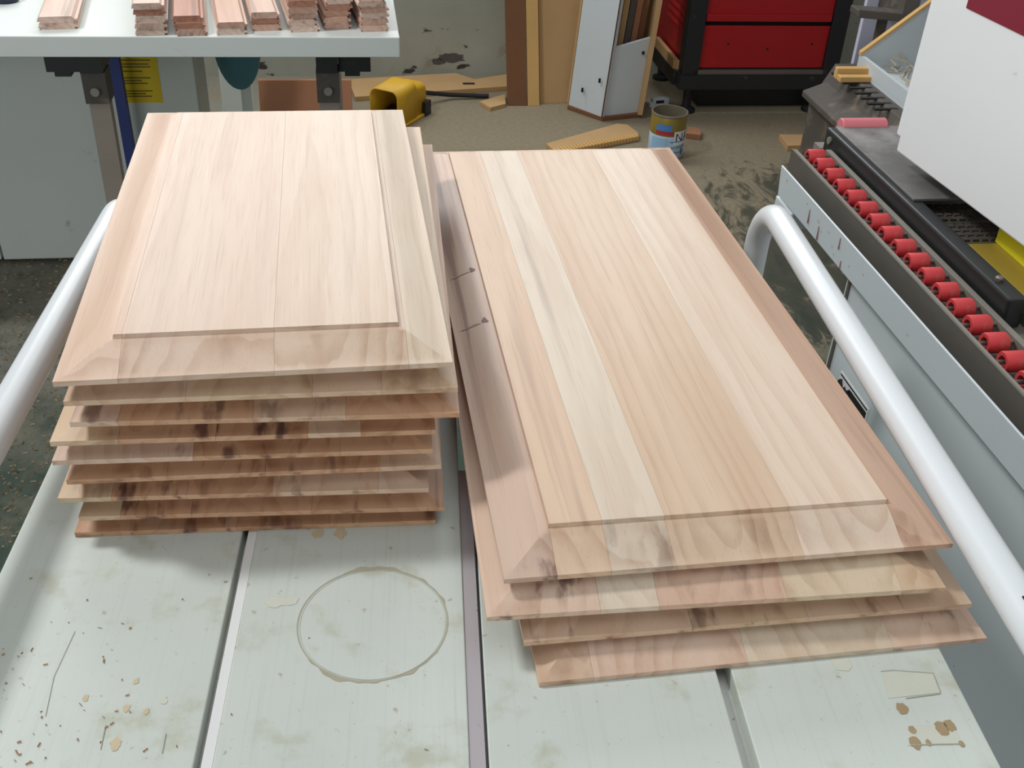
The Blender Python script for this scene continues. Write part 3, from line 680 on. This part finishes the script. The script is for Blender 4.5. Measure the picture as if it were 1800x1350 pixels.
MB().box(.085, .128, -.070, -.02, .0, .055).build('cable_gland', BLACK, fs_)
cb0 = pt(760, 172, z=.05); 
cbl = MB().tube([W(cb0[0] - .02, cb0[1] + .06, .05), W(cb0[0] + .08, cb0[1] + .12, .02), W(cb0[0] + .2, cb0[1] + .13, .012), W(cb0[0] + .24, cb0[1] + .13, .012)], .009, 10).build('switch_cable', BLACK, None)
tag(cbl, 'dark grey cable running from the yellow foot switch along the floor', 'cable')

# ------------------------------------------------------------------ white rack with sticks
rk0 = pt(1058, 213, z=0)
rack = rthing('stick_rack', 'white board rack with raw edges holding upright wooden sticks', 'rack', rk0[0], rk0[1], 0, -4)
def side(name, pts4, th, mat, edge):   # pts4 in rack coordinates, thickness along normal
    return None
rl_ = pt(1005, 192, q=rk0[1] + .13); rr_ = pt(1122, 200, q=rk0[1] + .10)
LX, LY = -.118, .135; HT = .60
def slab4(a, b, th, h0, h1, mat, name, lean=.0):
    """upright board from plan point a to b, heights h0 at a and h1 at b"""
    a, b = Vector(a), Vector(b); t = (b - a).normalized(); n_ = Vector((-t.y, t.x)) * th
    P = [(a.x, a.y, .016), (b.x, b.y, .016), (b.x + n_.x, b.y + n_.y, .016), (a.x + n_.x, a.y + n_.y, .016), (a.x + lean, a.y, h0), (b.x + lean, b.y, h1), (b.x + n_.x + lean, b.y + n_.y, h1), (a.x + n_.x + lean, a.y + n_.y, h0)]
    return MB().hexa(P).build(name, mat, rack)
slab4((0, 0), (LX, LY), -.016, .555, .60, MELA, 'side_panel', .035)
slab4((.004, .012), (.165, .07), .016, .285, .315, MELA, 'front_panel', .024)
slab4((.165, .03), (.185, .22), .018, .95, .95, MDF, 'end_panel', .055)
slab4((.185, .22), (LX, LY + .02), -.016, .95, .95, MDF, 'back_panel', .055)
MB().prism([(0, -.004), (.165, .05), (.19, .23), (LX, LY + .012), (LX - .006, LY - .012)], lambda a, b: (a, b, 0), lambda a, b: (a, b, .0155)).build('base_board', MDF_DARK, rack)
sidep = MB().hexa([(-.006, -.006, .016), (.004, .004, .016), (.010, .016, .016), (-.002, .012, .016), (.029, -.006, .555), (.039, .004, .555), (.045, .016, .555), (.033, .012, .555)]).build('raw_edge', MDF_DARK, rack)
for (u, v, z) in ((-.075, .083, .09), (-.02, .02, .15)):
    MB().box(u - .006, u + .002, v - .012, v - .004, z, z + .016).build('screw_hole', HOLE, rack)
MB().box(.140, .150, .052, .060, .25, .262).build('screw_hole', HOLE, rack)
rot = R(ROOM - 4); rb0 = W(rk0[0], rk0[1], 0)
SL = ['light pine stick leaning left in the white rack', 'slim pine stick next to the leftmost in the rack', 'tan square stick in the middle of the white rack', 'dark grey stick leaning in the white rack', 'reddish stick leaning right in the white rack', 'brown stick at the right end of the white rack']
for k, (u, v, tu, mt) in enumerate(((-.015, .088, .125, PINE), (.012, .09, .128, PINE), (.038, .095, .13, MDF), (.064, .10, .134, DARKI), (.09, .105, .136, MDF_RED), (.116, .118, .138, MDF_DARK))):
    o = MB().bar((0, 0, 0), (tu * .5, .012, .86), .022, .014).build('wooden_stick', mt, None)
    o.location = rb0 + Vector((u * math.cos(rot) - v * math.sin(rot), u * math.sin(rot) + v * math.cos(rot), .0165)); o.rotation_euler.z = rot
    tag(o, SL[k], 'stick', 'sticks in the white rack')

# ------------------------------------------------------------------ tin of oil
cn = pt(1175, 283, z=0)
can = rthing('tin_can', 'open tin with pale blue and gold label on the dusty floor', 'tin', cn[0], cn[1] + .06)
CRAD, CH = .0655, .168
MB().lathe([(0, .003), (CRAD - .003, .003), (CRAD, 0), (CRAD, .006), (CRAD - .002, .009), (CRAD - .002, CH - .008), (CRAD + .001, CH - .005), (CRAD + .001, CH), (CRAD - .004, CH), (CRAD - .004, .006), (0, .006)], 40).build('body', TIN, can)
MB().lathe([(CRAD - .0015, .010), (CRAD - .0008, .012), (CRAD - .0008, .090), (CRAD - .0014, .092)], 40).build('lower_label', LABEL_B, can)
MB().lathe([(CRAD - .0014, .0925), (CRAD - .0008, .094), (CRAD - .0008, CH - .012), (CRAD - .0015, CH - .010)], 40).build('upper_label', LABEL_G, can)
MB().lathe([(0, .118), (CRAD - .0045, .118)], 32).build('oil', OIL, can)
def wrap(name, a0, a1, z0, z1, mat, rr=.0003):
    n = 10; vs = []; fs = []
    for k in range(n + 1):
        a = a0 + (a1 - a0) * k / n
        for z in (z0, z1): vs.append(((CRAD + rr) * math.cos(a), (CRAD + rr) * math.sin(a), z))
    for k in range(n): fs.append((2 * k, 2 * k + 2, 2 * k + 3, 2 * k + 1))
    mb = MB().add(vs, fs); mb.sm = True; return mb.build(name, mat, can)
fa = R(-90)
wrap('blue_patch', fa - .95, fa - .05, .112, .136, LABEL_BL); wrap('red_patch', fa - .95, fa + .05, .098, .111, LABEL_R)
wrap('white_patch', fa + .12, fa + 1.5, .060, .112, WHITE_PR); wrap('pale_patch', fa - 1.2, fa - .2, .02, .085, LABEL_BL, .0001).data.materials[0] = paint('light_blue_label', (150, 186, 214), .4)
for k, z in enumerate((.030, .050, .072)): wrap('label_line', fa - .1, fa + 1.2, z, z + .003, LABEL_BL, .0006)
wrap('label_mark', fa + .72, fa + .80, .020, .046, NAVY, .0007); wrap('label_mark', fa + .05, fa + .22, .022, .036, NAVY, .0007)
tc = bpy.data.curves.new('brand_text', 'FONT'); tc.body = 'NAN'; tc.size = .046; tc.align_x = 'LEFT'
to = bpy.data.objects.new('brand_text_tmp', tc); COL.objects.link(to)
dg = bpy.context.evaluated_depsgraph_get(); tmesh = bpy.data.meshes.new_from_object(to.evaluated_get(dg)); bpy.data.objects.remove(to)
for v in tmesh.vertices:
    a = fa + .18 + v.co.x / CRAD; v.co = Vector(((CRAD + .0010) * math.cos(a), (CRAD + .0010) * math.sin(a), .074 + v.co.y))
tmesh.materials.clear(); tmesh.materials.append(NAVY)
o = bpy.data.objects.new('brand_lettering', tmesh); COL.objects.link(o); o.parent = can

# ------------------------------------------------------------------ red cabinet in black frame
ft = pt(1205, 205, z=0); RQ = ft[1]
fl_ = pt(1199, 133, q=RQ); frr = pt(1470, 139, q=RQ)
red = rthing('red_compressor', 'large red steel unit in a heavy black frame on legs', 'machine', fl_[0], RQ)
FWD = frr[0] - fl_[0]; zb_ = pt(1215, 156, q=RQ)[2]; zt_ = pt(1215, 137, q=RQ)[2]
PW = .065; FD = .53; HTT = 1.35
for x in (0, FWD - PW):
    for q in (0, FD - PW): MB().box(x, x + PW, q, q + PW, zb_, HTT).build('frame_post', BLACK, red, bevel=.002)
MB().box(-.01, FWD + .01, -.012, .05, zb_, zt_ + .012).build('base_beam', BLACK, red); MB().box(-.01, FWD + .01, FD - .05, FD + .01, zb_, zt_ + .012).build('base_beam', BLACK, red)
MB().box(-.022, .04, .05, FD - .05, zb_, zt_ + .012).build('base_beam', BLACK, red); MB().box(FWD - .04, FWD + .01, .05, FD - .05, zb_, zt_ + .012).build('base_beam', BLACK, red)
MB().box(.12, FWD - .02, .12, FD - .02, .004, zb_ - .001).build('under_shade_block', BLACK, red)  # added black block standing in for the shade under the unit
MB().box(PW - .02, FWD - PW + .02, .0, .03, zt_ + .013, zt_ + .03).build('dusty_ledge', STEEL, red)
MB().hexa([(-.018, .08, zt_ + .0122), (.0, .06, zt_ + .0122), (.0, .38, zt_ + .0122), (-.018, .38, zt_ + .0122), (-.018, .08, zt_ + .05), (.0, .06, zt_ + .05), (.0, .38, zt_ + .05), (-.018, .38, zt_ + .05)]).build('pale_batten', MDF, red)
for x in (.02, FWD - .09):
    for q in (.03, FD - .10): MB().lathe([(.0, 0), (.038, 0), (.038, .012), (.018, .02), (.018, zb_), (0, zb_)], 16, (x + .035, q + .035, 0), 'z').build('foot', BLACK, red)
zs = pt(1350, 41, q=RQ + .02)[2]; z1_ = pt(1350, 37, q=RQ + .02)[2]
MB().box(PW, FWD - PW, .012, .03, zt_ + .035, zs - .008).build('lower_door', REDC, red, bevel=.003)
up_ = MB().box(PW, FWD - PW, .012, .03, zs + .008, HTT - .02).build('upper_door', REDC, red, bevel=.003)
MB().box(PW + .004, FWD - PW - .004, .004, .012, zs + .01, zs + .036).build('door_ledge', REDC, up_, bevel=.002)
MB().box(PW - .01, FWD - PW + .01, .034, .06, zt_ + .02, HTT - .02).build('inner_back', HOLE, red)
sp_ = MB().box(.012, .03, PW, FD - PW, zt_ + .03, HTT - .02).build('side_panel', REDC, red)
for k in range(16):
    z = zt_ + .16 + k * .030; MB().hexa([(.004, PW + .04, z), (.012, PW + .04, z), (.012, PW + .26, z), (.004, PW + .26, z), (.010, PW + .04, z + .012), (.012, PW + .04, z + .012), (.012, PW + .26, z + .012), (.010, PW + .26, z + .012)]).build('louvre_slat', REDC, sp_)
for (u, v) in ((.12, .10), (.30, .08), (.5, .10), (.12, .44), (.52, .42)):
    MB().lathe([(0, 0), (.005, 0), (.005, .001), (0, .001)], 8, (PW + u * .9, .0112, zt_ + .03 + v), 'y').build('rivet_hole', HOLE, red)
# small things on the floor near the red unit
slab('wood_offcut', 'small reddish wood block on the floor right of the tin', 'offcut', [(1206, 234), (1232, 237), (1232, 226), (1212, 222)], 0, .022, MDF_RED)
wcl = pt(1168, 188, z=0)
wc = rthing('floor_clip', 'white plastic clip lying on the floor behind the tin', 'clip', wcl[0], wcl[1] + .02, 0, 10)
MB().box(-.055, .02, -.012, .012, 0, .035).box(-.07, -.05, -.02, .012, 0, .018).build('clip_body', MELA, wc, bevel=.003); MB().box(-.04, -.005, -.0135, -.0115, .014, .026).build('clip_slot', HOLE, wc)
P4 = [(1370, 236), (1385, 256), (1450, 254), (1450, 222), (1425, 236)]
slab('board_offcut', 'tan board offcut on the floor in front of the dark cast base', 'offcut', P4, 0, .022, MDF)

# ------------------------------------------------------------------ dark cast base with tray behind the roller machine
DQ = 2.62; DZ = .42
d0 = pt(1455, 165, z=DZ); d1 = pt(1478, 142, z=DZ)
base = rthing('cast_machine_base', 'dark dusty cast machine base with slotted top behind the roller machine', 'machine', d0[0], d0[1])
dp = d1[1] - d0[1]
MB().box(.0, .75, -.55, dp, .0, DZ - .03).build('casting', DARKI, base, bevel=.006)
MB().hexa([(-.03, -.55, DZ - .05), (0.05, -.55, DZ - .05), (.05, dp, DZ - .05), (-.03, dp, DZ - .05), (-.03, -.55, DZ - .03), (.05, -.55, DZ), (.05, dp, DZ), (-.03, dp, DZ - .03)]).build('edge_lip', DARKI, base, bevel=.004)
tpz = DZ + .05
MB().hexa([(.03, -.55, DZ - .03), (.75, -.55, DZ - .03), (.75, dp + .02, DZ - .03), (.03, dp + .02, DZ - .03), (.07, -.55, tpz), (.75, -.55, tpz), (.75, dp + .02, tpz), (.07, dp + .02, tpz)]).build('slotted_table', DARKI, base, bevel=.004)
SX = pt(1530, 146, z=tpz)[0] - d0[0]
for k in range(8):
    q = dp - .075 - k * .045; MB().box(SX - .085, SX - .012, q - .006, q + .006, tpz - .004, tpz + .0006).build('slot', HOLE, base)
b0_ = pt(1476, 146, z=tpz)
blk = rthing('timber_block', 'short pine timber block on the slotted dark base', 'block', b0_[0], b0_[1], tpz + .0005)
MB().box(0, .115, 0, .03, 0, .018).build('lower_step', PINE, blk, bevel=.003); MB().box(0, .12, .031, .055, 0, .034).build('upright', PINE, blk, bevel=.003)
t0 = pt(1530, 146, z=tpz)
tray = rthing('offcut_tray', 'white open tray with raw pine edges on the slotted dark base', 'tray', t0[0], t0[1], tpz + .0005)
MB().box(0, .26, -.34, 0.10, 0, .012).build('tray_bottom', MELA, tray)
MB().box(0, .012, -.34, .10, .0125, .052).build('tray_side', MELA, tray)
MB().hexa([(0, .1005, 0), (.26, .1005, 0), (.26, .1125, 0), (0, .1125, 0), (0, .1005, .052), (.26, .1005, .27), (.26, .1125, .27), (0, .1125, .052)]).build('tray_back', MELA, tray)
MB().hexa([(-.002, .098, .0525), (.26, .098, .2705), (.26, .116, .2705), (-.002, .116, .0525), (-.002, .098, .062), (.26, .098, .28), (.26, .116, .28), (-.002, .116, .062)]).build('raw_edge', PINE, tray)
MB().box(-.001, .013, -.345, -.341, 0, .052).build('raw_edge', PINE, tray)
cr = MB()
for k in range(70):
    x, y = random.uniform(.07, .22), random.uniform(-.22, .07); a = random.uniform(0, 3.1); L_ = random.uniform(.02, .05); h = random.uniform(.014, .05)
    cr.bar((x, y, h), (x + L_ * math.cos(a), y + L_ * math.sin(a), h + random.uniform(0, .03)), .006, .003)
o = cr.build('tray_clippings', paint('pale_clippings', (176, 168, 148), .6, var=.2), tray); o['kind'] = 'stuff'
# lavender board and tee-shaped tool behind
lv = pt(1500, 122, z=.30)
lvq = t0[1] + .35
lv = pt(1498, 120, q=lvq)
o = MB().box(0, .5, 0, .02, 0, 1.0).build('lavender_panel', LAV, None, bevel=.002); o.location = W(lv[0], lvq, 0); o.rotation_euler.z = R(ROOM); tag(o, 'lavender white upright panel behind the pine-edged tray', 'panel')
tz = pt(1545, 62, q=lvq - .16)
tee = rthing('tool_rest', 'dark grey tee-shaped tool rest fixed before the lavender panel', 'tool rest', tz[0], lvq - .16)
z_t = pt(1560, 18, q=lvq - .16)[2]
MB().box(-.012, .012, -.012, .012, z_t - .10, z_t - .014).build('stem', DARKI, tee)
MB().box(.055, .095, .02, .159, z_t - .03, z_t + .01).build('bracket_arm', DARKI, tee)
MB().hexa([(-.10, -.035, z_t - .015), (.17, -.035, z_t - .035), (.17, .035, z_t - .035), (-.10, .035, z_t - .015), (-.10, -.025, z_t + .008), (.17, -.025, z_t - .012), (.17, .035, z_t - .012), (-.10, .035, z_t + .008)]).build('rest_bar', DARKI, tee, bevel=.004)
MB().box(.05, .10, -.02, .02, z_t - .01, z_t + .09).build('clamp_block', STEEL, tee)

# ------------------------------------------------------------------ sawdust and shavings
fm = MB()
for k in range(9000):
    x = random.uniform(-1.75, -.5); y = random.uniform(.9, 3.0); a = random.uniform(0, math.pi); L_ = random.uniform(.0015, .006); wd_ = random.uniform(.0005, .0014)
    t = Vector((math.cos(a), math.sin(a), 0)) * L_; n_ = Vector((-t.y, t.x, 0)).normalized() * wd_; c = Vector((x, y, .001)); up_v = Vector((0, 0, random.uniform(.001, .005)))
    fm.add([c - t - n_, c + t - n_, c + t + n_ + up_v, c - t + n_ + up_v], [(0, 1, 2, 3)])
o = fm.build('floor_shavings', SHAV, None); tag(o, 'scattered pale wood shavings on the dark green floor', 'shavings', None, 'stuff')
fm = MB(); rng = random.Random(5)
for k in range(110):
    if k < 90: u, v = rng.gauss(-.365, .045), rng.gauss(-.06, .07)
    else: u, v = rng.uniform(-.43, -.03), rng.uniform(-.2, .12)
    if not any(a + .004 < u < b - .004 for a, b in BU): continue
    a = rng.uniform(0, math.pi); L_ = rng.uniform(.0005, .0022); wd_ = rng.uniform(.0003, .0007)
    c5, s5 = math.cos(R(CA)), math.sin(R(CA)); c = Vector((u * c5 - v * s5, .6 + u * s5 + v * c5, TOPZ + .0007))
    t = Vector((math.cos(a), math.sin(a), 0)) * L_; n_ = Vector((-t.y, t.x, 0)).normalized() * wd_
    fm.add([c - t - n_, c + t - n_, c + t + n_ + Vector((0, 0, .001)), c - t + n_ + Vector((0, 0, .001))], [(0, 1, 2, 3)])
o = fm.build('table_crumbs', paint('reddish_crumbs', (176, 140, 108), .7), None); tag(o, 'tiny wood crumbs scattered on the white cart boards', 'sawdust', None, 'stuff')
